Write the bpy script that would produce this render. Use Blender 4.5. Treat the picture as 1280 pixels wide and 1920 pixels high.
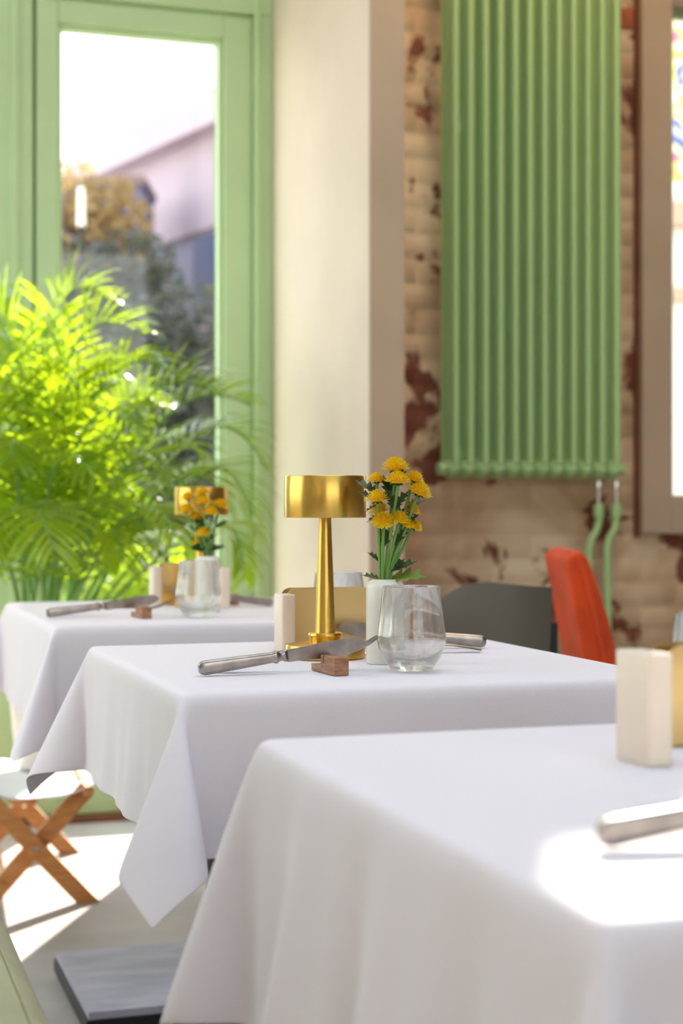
import bpy, math, random
import numpy as np
from mathutils import Vector, Matrix
random.seed(7)
for o in list(bpy.data.objects): bpy.data.objects.remove(o)
C = bpy.context.scene.collection
S = bpy.context.scene
# ------------------------------------------------------------ camera / world / sun
F, HY, CZ = 3000.0, 955.0, 0.949          # focal length in pixels, horizon row, camera height
TZ = 0.75
def P(px, py, d): return Vector(((px-640)/F*d, d, CZ-(py-HY)/F*d))
def T(px, py, z=TZ):
    d = (CZ-z)*F/(py-HY); return Vector(((px-640)/F*d, d, z))
cd = bpy.data.cameras.new('camera'); cam = bpy.data.objects.new('camera', cd); C.objects.link(cam)
cam.location = (0, 0, CZ); cam.rotation_euler = (math.pi/2, 0, 0)
cd.sensor_fit = 'VERTICAL'; cd.sensor_height = 36; cd.sensor_width = 24
cd.lens = F/1920*36; cd.shift_y = -(960-HY)/1920
cd.clip_start = .05; cd.clip_end = 400
cd.dof.use_dof = True; cd.dof.focus_distance = 2.02; cd.dof.aperture_fstop = 4.3
S.camera = cam
S.view_settings.view_transform = 'Standard'; S.view_settings.look = 'None'
S.view_settings.gamma = 1; S.view_settings.use_curve_mapping = False
S.view_settings.exposure = 0.38
w = bpy.data.worlds.new('world'); S.world = w; w.use_nodes = True
nt = w.node_tree; bg = nt.nodes['Background']
tc = nt.nodes.new('ShaderNodeTexCoord'); sp = nt.nodes.new('ShaderNodeSeparateXYZ'); rp = nt.nodes.new('ShaderNodeValToRGB')
nt.links.new(tc.outputs['Generated'], sp.inputs[0]); nt.links.new(sp.outputs['Z'], rp.inputs[0]); nt.links.new(rp.outputs[0], bg.inputs[0])
rp.color_ramp.elements[0].color = (1, .96, .93, 1); rp.color_ramp.elements[1].color = (.70, .79, 1, 1)
bg.inputs[1].default_value = 3.0
th = math.radians(18); U = Vector((math.cos(th), math.sin(th), 0)); V = Vector((-math.sin(th), math.cos(th), 0))
O = Vector((-.784, 4.95, 0))
def W(a, b, z=0): return O+U*a+V*b+Vector((0, 0, z))
el = math.radians(26); SD = Vector((-.16*math.cos(el), -.987*math.cos(el), -math.sin(el)))
sl = bpy.data.lights.new('sun', 'SUN'); sun = bpy.data.objects.new('sun', sl); C.objects.link(sun)
sl.energy = 17; sl.angle = math.radians(.6); sl.color = (1, .90, .76); sun.rotation_euler = SD.to_track_quat('-Z', 'Y').to_euler()
def area(name, a, b, z, sx, sy, look, portal=True, energy=0, col=(1, 1, 1)):
    l = bpy.data.lights.new(name, 'AREA'); l.shape = 'RECTANGLE'; l.size = sx; l.size_y = sy
    o = bpy.data.objects.new(name, l); C.objects.link(o); o.location = W(a, b, z)
    o.rotation_euler = look.to_track_quat('-Z', 'Z').to_euler()
    if portal: l.cycles.is_portal = True
    else: l.energy = energy; l.color = col
    return o
LW = -2.7; FW = -7.2; RW = 4.2; CH = 4.0; BB = -.4715
area('portal_left', LW-.12, -1.6, 1.95, 2.7, 2.3, U)
area('portal_roof', .2, -3.6, CH+.12, 3.4, 2.8, Vector((0, 0, -1)))
area('portal_front', .2, FW-.12, 2.0, 2.8, 1.8, V)
area('portal_door', -.9, .12, 1.3, 2.4, 2.4, -V)
area('portal_right', 2.4, BB+.15, 1.8, 1.3, 1.6, -V)
pl = bpy.data.lights.new('ceiling_lamp_glow', 'POINT'); po = bpy.data.objects.new('ceiling_lamp_glow', pl); C.objects.link(po)
pl.energy = 22; pl.color = (1, .55, .25); pl.shadow_soft_size = .12; po.location = W(1.1, -1.5, 3.35)

# ------------------------------------------------------------ materials
def srgb(r, g, b):
    f = lambda c: (c/255/12.92) if c/255 <= .04045 else ((c/255+.055)/1.055)**2.4
    return (f(r), f(g), f(b), 1)
def mat(name, col, rough=.5, metal=0, bump=0, bscale=200, var=0, vscale=6, spec=.5, coord='Object', stretch=(1, 1, 1), col2=None, **kw):
    m = bpy.data.materials.new(name); m.use_nodes = True; n = m.node_tree.nodes; L = m.node_tree.links
    p = n['Principled BSDF']; p.inputs['Base Color'].default_value = col
    p.inputs['Roughness'].default_value = rough; p.inputs['Metallic'].default_value = metal
    p.inputs['Specular IOR Level'].default_value = spec
    for k, v in kw.items(): p.inputs[k.replace('_', ' ')].default_value = v
    tc = n.new('ShaderNodeTexCoord'); mp = n.new('ShaderNodeMapping'); L.new(tc.outputs[coord], mp.inputs[0]); mp.inputs['Scale'].default_value = stretch
    if var or col2:
        nz = n.new('ShaderNodeTexNoise'); nz.inputs['Scale'].default_value = vscale; nz.inputs['Detail'].default_value = 5
        L.new(mp.outputs[0], nz.inputs[0]); r = n.new('ShaderNodeValToRGB'); L.new(nz.outputs[0], r.inputs[0])
        c2 = col2 or tuple(min(1, c*(1+var)) for c in col[:3])+(1,)
        c1 = col if col2 else tuple(c*(1-var) for c in col[:3])+(1,)
        r.color_ramp.elements[0].position = .35; r.color_ramp.elements[1].position = .65
        r.color_ramp.elements[0].color = c1; r.color_ramp.elements[1].color = c2; L.new(r.outputs[0], p.inputs['Base Color'])
    if bump:
        nb = n.new('ShaderNodeTexNoise'); nb.inputs['Scale'].default_value = bscale; nb.inputs['Detail'].default_value = 3
        L.new(mp.outputs[0], nb.inputs[0]); b = n.new('ShaderNodeBump'); b.inputs['Strength'].default_value = bump; b.inputs['Distance'].default_value = .002
        L.new(nb.outputs[0], b.inputs['Height']); L.new(b.outputs[0], p.inputs['Normal'])
    return m
M = {}
M['green'] = mat('green_paint', srgb(186, 210, 164), .38, bump=.08, bscale=60, var=.03)
M['radiator'] = mat('radiator_paint', srgb(172, 208, 142), .35)
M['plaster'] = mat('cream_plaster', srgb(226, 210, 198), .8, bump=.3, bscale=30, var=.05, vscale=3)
M['trim'] = mat('taupe_and_shaded_plaster', srgb(186, 164, 140), .7, bump=.2, bscale=40, var=.06, vscale=3)  # own taupe of surround and beams; painted shade on the pillar front
M['brown'] = mat('brown_stain_and_shade', srgb(110, 66, 44), .7, var=.2)  # threshold brown, also the painted shade beside the window surround
M['white_wall'] = mat('white_wall_paint', srgb(205, 198, 186), .8)
M['darkwall'] = mat('grey_wall_paint', srgb(120, 108, 96), .8)
M['cloth'] = mat('white_tablecloth', srgb(234, 229, 235), .85, bump=.25, bscale=900, spec=.2, Sheen_Weight=.15)
M['brass'] = mat('brushed_brass', (.76, .49, .11, 1), .3, 1)
M['brass_pale'] = mat('pale_brushed_brass', (.74, .53, .23, 1), .3, 1, bump=.08, bscale=140, stretch=(12, 12, .5))
M['steel'] = mat('worn_silver_plate', (.36, .32, .29, 1), .28, 1, bump=.05, bscale=90, var=.14, vscale=60)
M['walnut'] = mat('oiled_walnut', srgb(138, 92, 62), .5, bump=.15, bscale=120, stretch=(1, 1, 6), col2=srgb(176, 130, 94), vscale=45)
M['cream'] = mat('cream_ceramic', srgb(236, 222, 204), .45, Subsurface_Weight=.2)
M['vase'] = mat('pale_green_glaze', srgb(228, 227, 212), .25)
M['stem'] = mat('flower_stem_green', srgb(116, 160, 76), .5, var=.12, vscale=30)
M['leaf'] = mat('dark_leaf_green', srgb(52, 84, 42), .5, var=.3, vscale=40)
M['leaf2'] = mat('light_leaf_green', srgb(110, 140, 48), .5, var=.25, vscale=40)
M['wood'] = mat('honey_beech', srgb(190, 124, 66), .5, bump=.1, bscale=60, stretch=(1, 1, 8), col2=srgb(212, 150, 88), vscale=14)
M['canvas'] = mat('white_canvas', srgb(228, 226, 228), .9, bump=.3, bscale=500)
M['sage'] = mat('sage_linen', srgb(172, 170, 136), .9, bump=.3, bscale=700, var=.04, vscale=20)
M['chair_grey'] = mat('grey_green_leather', srgb(104, 100, 88), .32)
M['orange'] = mat('orange_velvet', srgb(212, 70, 10), .85, bump=.2, bscale=400, Sheen_Weight=.08, var=.12, vscale=10)
M['black'] = mat('black_metal', srgb(26, 25, 28), .45, .2)
M['steelplate'] = mat('blued_steel_plate', srgb(160, 155, 172), .5, .1, col2=srgb(186, 181, 196), vscale=7, stretch=(1, 3, 1))
M['tabletop'] = mat('dark_laminate', srgb(60, 50, 44), .5)
M['pot'] = mat('white_pot_glaze', srgb(225, 222, 215), .4)
M['soil'] = mat('potting_soil', srgb(60, 42, 30), .95, bump=1, bscale=90)
M['chrome'] = mat('valve_chrome', (.8, .78, .74, 1), .25, 1)
M['pave'] = mat('pale_paving', srgb(200, 190, 178), .8, var=.08, vscale=2)
M['facade'] = mat('pink_grey_render', srgb(180, 164, 174), .85, var=.06, vscale=1)
M['facade2'] = mat('lavender_render', srgb(142, 140, 160), .85, var=.08, vscale=1)
M['roofm'] = mat('roof_slate', srgb(120, 105, 104), .8)
M['winpane'] = mat('dark_window_glass', srgb(66, 78, 120), .45)
M['bark'] = mat('bark', srgb(80, 66, 54), .9, bump=.6, bscale=30)

def aniso(m, axis=None):
    n = m.node_tree.nodes; p = n['Principled BSDF']; t = n.new('ShaderNodeTangent'); t.direction_type = 'RADIAL'; t.axis = 'Z'
    p.inputs['Anisotropic'].default_value = .8; p.inputs['Anisotropic Rotation'].default_value = .25; m.node_tree.links.new(t.outputs[0], p.inputs['Tangent'])
aniso(M['brass'])
def floor_mat():
    m = mat('worn_concrete', srgb(150, 142, 138), .55, bump=.25, bscale=60, col2=srgb(186, 178, 174), vscale=2.2); return m
M['floor'] = floor_mat()
def leafmat(name, c, tr, rough=.3, mix=.5):
    m = bpy.data.materials.new(name); m.use_nodes = True; n = m.node_tree.nodes; L = m.node_tree.links
    p = n['Principled BSDF']; p.inputs['Base Color'].default_value = c; p.inputs['Roughness'].default_value = rough
    t = n.new('ShaderNodeBsdfTranslucent'); t.inputs[0].default_value = tr
    mx = n.new('ShaderNodeMixShader'); mx.inputs[0].default_value = mix
    L.new(p.outputs[0], mx.inputs[1]); L.new(t.outputs[0], mx.inputs[2]); L.new(mx.outputs[0], n['Material Output'].inputs[0])
    nz = n.new('ShaderNodeTexNoise'); nz.inputs['Scale'].default_value = 9; tc = n.new('ShaderNodeTexCoord'); L.new(tc.outputs['Object'], nz.inputs[0])
    r = n.new('ShaderNodeValToRGB'); L.new(nz.outputs[0], r.inputs[0]); r.color_ramp.elements[0].position = .35; r.color_ramp.elements[1].position = .65
    r.color_ramp.elements[0].color = tuple(x*.7 for x in c[:3])+(1,); r.color_ramp.elements[1].color = tuple(min(1, x*1.25) for x in c[:3])+(1,)
    L.new(r.outputs[0], p.inputs['Base Color']); return m
M['palm'] = leafmat('palm_leaflet', srgb(58, 106, 30), srgb(196, 226, 34), .17, .45)
M['petal'] = leafmat('yellow_petal', srgb(255, 212, 22), srgb(255, 214, 20), .6, .2)
M['core'] = mat('flower_core', srgb(244, 172, 8), .8)
M['tree'] = leafmat('tree_leaf', srgb(62, 66, 62), srgb(88, 98, 70), .5, .25)
M['autumn'] = leafmat('autumn_leaf', srgb(150, 128, 92), srgb(190, 160, 90), .5, .35)
M['shrub'] = leafmat('shrub_leaf', srgb(140, 170, 50), srgb(190, 210, 60), .5, .4)
def glassmat(name, kind):
    m = bpy.data.materials.new(name); m.use_nodes = True; n = m.node_tree.nodes; L = m.node_tree.links
    out = n['Material Output']; n.remove(n['Principled BSDF'])
    tr = n.new('ShaderNodeBsdfTransparent'); mx = n.new('ShaderNodeMixShader')
    if kind == 'pane':
        g = n.new('ShaderNodeBsdfGlossy'); g.inputs['Roughness'].default_value = .02; mx.inputs[0].default_value = .03
        tr.inputs[0].default_value = (.96, .98, .97, 1)
    else:
        g = n.new('ShaderNodeBsdfGlass'); g.inputs['Roughness'].default_value = 0; g.inputs['IOR'].default_value = 1.47
        mx.inputs[0].default_value = .72; g.inputs[0].default_value = (.985, .995, .99, 1)
    L.new(tr.outputs[0], mx.inputs[1]); L.new(g.outputs[0], mx.inputs[2]); L.new(mx.outputs[0], out.inputs[0]); return m
M['pane'] = glassmat('window_pane_glass', 'pane'); M['glass'] = glassmat('tumbler_glass', 'glass')
def wall_paint(name, brick=False):
    m = bpy.data.materials.new(name); m.use_nodes = True; n = m.node_tree.nodes; L = m.node_tree.links; p = n['Principled BSDF']
    p.inputs['Roughness'].default_value = .75
    g = n.new('ShaderNodeNewGeometry')
    def noise(s, d, dist=0, rough=.5):
        x = n.new('ShaderNodeTexNoise'); x.inputs['Scale'].default_value = s; x.inputs['Detail'].default_value = d; x.inputs['Distortion'].default_value = dist
        x.inputs['Roughness'].default_value = rough
        L.new(g.outputs['Position'], x.inputs[0]); return x
    def ramp(src, a, ca, b, cb, mid=None):
        r = n.new('ShaderNodeValToRGB'); L.new(src.outputs[0], r.inputs[0]); e = r.color_ramp.elements
        e[0].position = a; e[0].color = ca; e[1].position = b; e[1].color = cb
        if mid: x = e.new(mid[0]); x.color = mid[1]
        return r
    if brick:
        r1 = ramp(noise(9, 4), .3, srgb(150, 74, 44), .7, srgb(206, 122, 82))
        L.new(r1.outputs[0], p.inputs['Base Color'])
    else:
        r1 = ramp(noise(3.2, 5, .6), .34, srgb(182, 146, 112), .66, srgb(232, 208, 172), (.5, srgb(210, 180, 144)))
        r2 = ramp(noise(6.3, 4, 1.1), .0, srgb(140, 78, 52), 1, srgb(104, 58, 46))
        msk = ramp(noise(4.1, 6, .35, .62), .57, (0, 0, 0, 1), .60, (1, 1, 1, 1))
        mx = n.new('ShaderNodeMix'); mx.data_type = 'RGBA'
        L.new(msk.outputs[0], mx.inputs[0]); L.new(r1.outputs[0], mx.inputs[6]); L.new(r2.outputs[0], mx.inputs[7]); L.new(mx.outputs[2], p.inputs['Base Color'])
    b = n.new('ShaderNodeBump'); b.inputs['Strength'].default_value = .5; b.inputs['Distance'].default_value = .003
    nb = noise(45, 5); L.new(nb.outputs[0], b.inputs['Height']); L.new(b.outputs[0], p.inputs['Normal']); return m
M['oldpaint'] = wall_paint('peeling_wall_paint'); M['brick'] = wall_paint('bare_brick', True)
def mural_mat():
    m = bpy.data.materials.new('abstract_mural_paint'); m.use_nodes = True; n = m.node_tree.nodes; L = m.node_tree.links; p = n['Principled BSDF']
    tc = n.new('ShaderNodeTexCoord'); x = n.new('ShaderNodeTexNoise'); x.inputs['Scale'].default_value = 1.6; x.inputs['Distortion'].default_value = 2.5; x.inputs['Detail'].default_value = 2
    L.new(tc.outputs['Object'], x.inputs[0]); r = n.new('ShaderNodeValToRGB'); L.new(x.outputs[0], r.inputs[0]); r.color_ramp.interpolation = 'CONSTANT'
    e = r.color_ramp.elements; e[0].color = srgb(190, 200, 220); e[1].position = .36; e[1].color = srgb(96, 110, 180)
    for q, c in ((.44, srgb(222, 225, 110)), (.5, srgb(240, 240, 235)), (.55, srgb(190, 205, 90)), (.6, srgb(226, 120, 150)), (.66, srgb(70, 90, 150))):
        y = e.new(q); y.color = c
    L.new(r.outputs[0], p.inputs['Base Color']); return m
M['mural'] = mural_mat()

# ------------------------------------------------------------ mesh helpers
class MB:
    def __init__(s): s.v = []; s.f = []; s.mi = []; s.cur = 0
    def add(s, vs, fs):
        k = len(s.v); s.v += [Vector(x) for x in vs]; s.f += [tuple(i+k for i in f) for f in fs]; s.mi += [s.cur]*len(fs); return s
    def box(s, x0, x1, y0, y1, z0, z1, mx=None, bev=0):
        if bev:
            b = bev; vs = []; 
            prof = [(x0+b, y0), (x1-b, y0), (x1, y0+b), (x1, y1-b), (x1-b, y1), (x0+b, y1), (x0, y1-b), (x0, y0+b)]
            ins = [(x0+b*1.6, y0+b), (x1-b*1.6, y0+b), (x1-b, y0+b*1.6), (x1-b, y1-b*1.6), (x1-b*1.6, y1-b), (x0+b*1.6, y1-b), (x0+b, y1-b*1.6), (x0+b, y0+b*1.6)]
            for z, pr in ((z0, ins), (z0+b, prof), (z1-b, prof), (z1, ins)): vs += [(x, y, z) for x, y in pr]
            fs = [tuple(range(7, -1, -1)), tuple(range(24, 32))]
            for r in range(3):
                for i in range(8): fs.append((r*8+i, r*8+(i+1) % 8, r*8+8+(i+1) % 8, r*8+8+i))
        else:
            vs = [(x, y, z) for z in (z0, z1) for x, y in ((x0, y0), (x1, y0), (x1, y1), (x0, y1))]
            fs = [(3, 2, 1, 0), (4, 5, 6, 7), (0, 1, 5, 4), (1, 2, 6, 5), (2, 3, 7, 6), (3, 0, 4, 7)]
        if mx: vs = [mx @ Vector(v) for v in vs]
        return s.add(vs, fs)
    def tube(s, pts, rad, n=10, flat=1, up=None, cap=True):
        pts = [Vector(p) for p in pts]; rad = rad if isinstance(rad, (list, tuple)) else [rad]*len(pts)
        vs = []; nrm = None
        for i, p in enumerate(pts):
            t = (pts[min(i+1, len(pts)-1)]-pts[max(i-1, 0)]).normalized()
            if nrm is None:
                a = Vector(up) if up else (Vector((0, 0, 1)) if abs(t.z) < .9 else Vector((1, 0, 0)))
                nrm = (a-t*a.dot(t)).normalized()
            else: nrm = (nrm-t*nrm.dot(t)).normalized()
            bn = t.cross(nrm)
            for k in range(n):
                an = 2*math.pi*k/n; vs.append(p+nrm*math.cos(an)*rad[i]+bn*math.sin(an)*rad[i]*flat)
        fs = []
        for i in range(len(pts)-1):
            for k in range(n): fs.append((i*n+k, i*n+(k+1) % n, (i+1)*n+(k+1) % n, (i+1)*n+k))
        if cap: fs += [tuple(range(n-1, -1, -1)), tuple((len(pts)-1)*n+k for k in range(n))]
        return s.add(vs, fs)
    def lathe(s, prof, n=32, c=(0, 0, 0)):
        c = Vector(c); vs = []; fs = []; m = len(prof)
        for r, z in prof:
            for k in range(n): a = 2*math.pi*k/n; vs.append(c+Vector((r*math.cos(a), r*math.sin(a), z)))
        for i in range(m-1):
            for k in range(n): fs.append((i*n+k, i*n+(k+1) % n, (i+1)*n+(k+1) % n, (i+1)*n+k))
        if prof[0][0] > 1e-5: fs.append(tuple(range(n-1, -1, -1)))
        if prof[-1][0] > 1e-5: fs.append(tuple((m-1)*n+k for k in range(n)))
        return s.add(vs, fs)
    def prism(s, pts, n_dir, th):        # polygon (3D points) extruded along n_dir by th, centred
        n_dir = Vector(n_dir)*th/2; m = len(pts)
        vs = [Vector(p)-n_dir for p in pts]+[Vector(p)+n_dir for p in pts]
        fs = [tuple(range(m-1, -1, -1)), tuple(range(m, 2*m))]+[(i, (i+1) % m, m+(i+1) % m, m+i) for i in range(m)]
        return s.add(vs, fs)
    def build(s, name, m, parent=None, smooth=True, ang=40, bevel=0):
        me = bpy.data.meshes.new(name); me.from_pydata([tuple(v) for v in s.v], [], s.f)
        ms = m if isinstance(m, (list, tuple)) else [m]
        for x in ms: me.materials.append(x)
        if len(ms) > 1: me.polygons.foreach_set('material_index', s.mi)
        import bmesh
        bm = bmesh.new(); bm.from_mesh(me); bmesh.ops.remove_doubles(bm, verts=bm.verts, dist=1e-6); bmesh.ops.recalc_face_normals(bm, faces=bm.faces); bm.to_mesh(me); bm.free()
        if smooth:
            me.polygons.foreach_set('use_smooth', [True]*len(me.polygons)); me.set_sharp_from_angle(angle=math.radians(ang))
        o = bpy.data.objects.new(name, me); C.objects.link(o)
        if bevel: b = o.modifiers.new('bevel', 'BEVEL'); b.width = bevel; b.segments = 2; b.limit_method = 'ANGLE'
        if parent: o.parent = parent
        return o
def thing(name, label, cat, loc, rz=0, group=None, rot=None):
    o = bpy.data.objects.new(name, None); C.objects.link(o); o.location = loc; o.rotation_euler = rot or (0, 0, rz); o.empty_display_size = .05
    o['label'] = label; o['category'] = cat
    if group: o['group'] = group
    return o
def tag(o, label=None, cat=None, group=None, kind=None):
    if label: o['label'] = label
    if cat: o['category'] = cat
    if group: o['group'] = group
    if kind: o['kind'] = kind
    return o
def dup(root, loc, rz, label, rot=None):
    r = root.copy(); C.objects.link(r); r.location = loc; r.rotation_euler = rot or (0, 0, rz); r['label'] = label
    for ch in list(root.children):
        c = ch.copy(); C.objects.link(c); c.parent = r
        for g in ch.children: d = g.copy(); C.objects.link(d); d.parent = c
    return r
RM = Matrix.Translation(O) @ Matrix.Rotation(th, 4, 'Z')     # room frame
def rbox(a0, a1, b0, b1, z0, z1, name, m, parent=None, bevel=0, kind=None):
    o = MB().box(a0, a1, b0, b1, z0, z1).build(name, m, parent, smooth=False, bevel=bevel)
    if not parent: o.matrix_world = RM
    if kind: o['kind'] = kind
    return o
def room_root(name, kind='structure'):
    o = bpy.data.objects.new(name, None); C.objects.link(o); o.matrix_world = RM; o['kind'] = kind; return o
def a_at(px, b):       # room coordinate a of the point of plane b seen at column px
    k = (px-640)/F; q = O+V*b
    return (k*q.y-q.x)/(U.x-k*U.y)
def d_at(px, b): return W(a_at(px, b), b).y
def z_at(py, px, b): return CZ-(py-HY)/F*d_at(px, b)

# ------------------------------------------------------------ setting
fl = rbox(LW-.2, RW, FW-.2, .2, -.05, 0, 'floor', M['floor'], kind='structure')
mb_ = MB(); mb_.box(LW-.2, -1.5, FW-.2, .3, CH, CH+.1); mb_.box(1.9, RW, FW-.2, .3, CH, CH+.1); mb_.box(-1.5, 1.9, FW-.2, -5.0, CH, CH+.1); mb_.box(-1.5, 1.9, -2.2, .3, CH, CH+.1)
ce = mb_.build('ceiling', M['white_wall'], smooth=False); ce.matrix_world = RM; ce['kind'] = 'structure'
rbox(RW, RW+.1, FW-.2, .3, 0, CH, 'wall_right', M['darkwall'], kind='structure')
def frame_wall(name, m, along, pos, lo, hi, holes, t=.12, flip=1):
    mb = MB()                              # holes: (s0, s1, z0, z1) sorted by s
    def bx(s0, s1, z0, z1):
        if s1-s0 < 1e-4 or z1-z0 < 1e-4: return
        if along == 'a': mb.box(s0, s1, pos, pos+t*flip, z0, z1)
        else: mb.box(pos, pos+t*flip, s0, s1, z0, z1)
    s = lo
    for (s0, s1, zz) in holes:
        bx(s, s0, 0, CH); z = 0
        for (z0, z1) in zz: bx(s0, s1, z, z0); z = z1
        bx(s0, s1, z, CH); s = s1
    bx(s, hi, 0, CH)
    o = mb.build(name, m, smooth=False); o.matrix_world = RM; o['kind'] = 'structure'; return o
# left wall and front wall with wide windows (off camera; they light the room)
wl = frame_wall('wall_left', M['white_wall'], 'b', LW, FW-.2, .2, [(-3.0, -.25, [(.8, 3.1)])], flip=-1)
wf = frame_wall('wall_front', M['darkwall'], 'a', FW, LW, RW, [(-1.2, 1.6, [(1.1, 2.9)])], flip=-1)
def grid_window(name, along, pos, s0, s1, z0, z1, nx, nz, m):
    r = room_root(name)
    fr = MB(); fw = .05
    def bx(mb, p0, p1, q0, q1, t0=-.03, t1=.03):
        if along == 'a': mb.box(p0, p1, pos+t0, pos+t1, q0, q1)
        else: mb.box(pos+t0, pos+t1, p0, p1, q0, q1)
    for i in range(nx+1): x = s0+(s1-s0)*i/nx; bx(fr, x-fw/2, x+fw/2, z0, z1)
    for j in range(nz+1): z = z0+(z1-z0)*j/nz; bx(fr, s0, s1, z-fw/2, z+fw/2)
    fr.build('window_frame', m, r, smooth=False)
    for i in range(nx):
        for j in range(nz):
            p = MB(); bx(p, s0+(s1-s0)*i/nx+fw/2, s0+(s1-s0)*(i+1)/nx-fw/2, z0+(z1-z0)*j/nz+fw/2, z0+(z1-z0)*(j+1)/nz-fw/2, -.003, .003); p.build('pane', M['pane'], r, smooth=False)
    return r
sk = room_root('window_5')
mb_ = MB()
for x in (-1.5, -.37, .77, 1.9): mb_.box(x-.03, x+.03, -5.03, -2.17, CH+.02, CH+.12)
for y in (-5.0, -3.6, -2.2): mb_.box(-1.53, 1.93, y-.03, y+.03, CH+.02, CH+.12)
mb_.build('window_frame', M['green'], sk, smooth=False)
for i in range(3):
    for j in range(2): MB().box(-1.5+i*1.134+.03, -1.5+(i+1)*1.134-.03, -5+j*1.4+.03, -5+(j+1)*1.4-.03, CH+.06, CH+.066).build('pane', M['pane'], sk, smooth=False)
grid_window('window_1', 'b', LW-.06, -3.03, -.22, .78, 3.12, 3, 1, M['green'])
grid_window('window_2', 'a', FW-.06, -1.23, 1.63, 1.08, 2.92, 3, 1, M['green'])

# --- far wall: green glazed doors
aPil = a_at(500, 0)
wfar = rbox(LW-.1, aPil+.3, -.02, .1, 2.62, CH, 'wall_far', M['white_wall'], kind='structure')
dF = room_root('door_1')
aL = a_at(60, 0); aR = a_at(464, 0); gl = a_at(112, 0); gr = a_at(403, 0); gT = z_at(76, 257, 0); gB = .16
lT = z_at(22, 260, 0)
# leaf
def framebox(name, m, parent, a0, a1, z0, z1, i0, i1, k0, k1, b0, b1, bevel=.004):
    mb = MB(); mb.box(a0, i0, b0, b1, z0, z1); mb.box(i1, a1, b0, b1, z0, z1); mb.box(i0, i1, b0, b1, z0, k0); mb.box(i0, i1, b0, b1, k1, z1)
    return mb.build(name, m, parent, smooth=False, bevel=bevel)
framebox('door_leaf', M['green'], dF, aL+.006, aR, .02, lT, gl-.012, gr+.016, gB-.014, gT+.016, -.055, .0)
framebox('glazing_bead', M['green'], dF, gl-.012, gr+.016, gB-.014, gT+.016, gl, gr, gB, gT, -.042, -.005, .003)
MB().box(gl-.005, gr+.005, -.02, -.014, gB-.005, gT+.005).build('pane', M['pane'], dF, smooth=False)
tf = room_root('trim_1')
mb = MB(); mb.box(aL-.03, aL+.03, -.005, .05, 0, 2.62); mb.box(aR+.002, aR+.02, -.085, .05, 0, 2.62); mb.box(aR+.02, aPil, -.07, .05, 0, 2.62); mb.box(aL-.0, aPil, -.075, .05, lT+.004, 2.62)
mb.build('door_frame', M['green'], tf, smooth=False, bevel=.004)
MB().box(aL-1.6, aPil, -.11, .05, -.0, .018).build('door_threshold', M['brown'], tf, smooth=False)
d2 = room_root('door_2')
framebox('door_leaf', M['green'], d2, aL-1.5, aL-.004, .02, 2.62, aL-.95, a_at(-60, 0), .16, 2.3, -.055, .0)
MB().box(aL-1.0, a_at(-55, 0), -.02, -.014, .15, 2.31).build('pane', M['pane'], d2, smooth=False)
MB().box(a_at(18, -.05), a_at(34, -.05), -.066, -.05, .02, 2.62).build('cover_strip', M['green'], d2, smooth=False, bevel=.003)
MB().box(LW, aL-1.5, -.05, .05, 0, 2.62).build('side_panel', M['green'], d2, smooth=False)
# --- cream return wall / pillar
q = O+U*aPil; bP = None
k = (690-640)/F
# point on side face (a=aPil) seen at px 690
bP = (k*q.y-q.x)/(V.x-k*V.y)
aP2 = a_at(757, bP)
rbox(aPil, aP2+.0, bP, .12, 0, CH, 'wall_middle', M['plaster'], kind='structure', bevel=.004)
# front face of the pillar, its shade painted in as darker taupe
rbox(aPil+.004, aP2, bP-.004, bP, 0, CH, 'pillar_shade_face', M['trim'], kind='structure')
# --- brick wall
wa0 = a_at(1205, BB-.04); wa1 = a_at(1262, BB-.04); wz0 = z_at(1000, 1230, BB-.04); wz1 = z_at(930, 1270, BB-.04)
WT = 2.56; TB = 2.68; TT = 3.5; ta0 = 1.50; ta1 = 2.5
wb = MB()
wb.box(aP2, wa0+.06, BB, BB+.1, 0, CH) if ta0 > wa0+.06 else None
if ta0 <= wa0+.06:
    wb.box(aP2, ta0, BB, BB+.1, 0, CH); wb.box(ta0, wa0+.06, BB, BB+.1, 0, TB); wb.box(ta0, wa0+.06, BB, BB+.1, TT, CH)
wb.box(wa0+.06, 3.0, BB, BB+.1, 0, wz0+.05); wb.box(3.0, RW, BB, BB+.1, 0, CH)
wb.box(wa0+.06, 3.0, BB, BB+.1, WT, TB); wb.box(wa0+.06, ta1, BB, BB+.1, TT, CH); wb.box(ta1, 3.0, BB, BB+.1, TB, CH)
wback = wb.build('wall_back', M['oldpaint'], smooth=False); wback.matrix_world = RM; wback['kind'] = 'structure'
# bricks: one object each, children of the wall
def brick_mesh(L_, seed, m):
    random.seed(seed); h = .0655; t = .012; b = .003; mb = MB()
    j = lambda: random.uniform(-.0012, .0012)
    o = [(0+j(), 0+j()), (L_+j(), 0+j()), (L_+j(), h+j()), (0+j(), h+j())]
    i = [(b, b), (L_-b, b), (L_-b, h-b), (b, h-b)]
    vs = [(x, .004, z) for x, z in o]+[(x, -t+.002, z) for x, z in o]+[(x+j(), -t-random.uniform(0, .0018), z+j()) for x, z in i]
    fs = [(0, 1, 5, 4), (1, 2, 6, 5), (2, 3, 7, 6), (3, 0, 4, 7), (4, 5, 9, 8), (5, 6, 10, 9), (6, 7, 11, 10), (7, 4, 8, 11), (8, 9, 10, 11)]
    return mb.add(vs, fs).build('brick', m, smooth=True, ang=60)
protos = {}
def brick_proto(L_, mk, k):
    key = (round(L_, 3), mk, k)
    if key not in protos: o = brick_mesh(L_, hash(key[0]) % 97+k*7, M[mk]); protos[key] = o.data; bpy.data.objects.remove(o)
    return protos[key]
row = 0; z = .42
rnd = random.Random(3)
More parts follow.
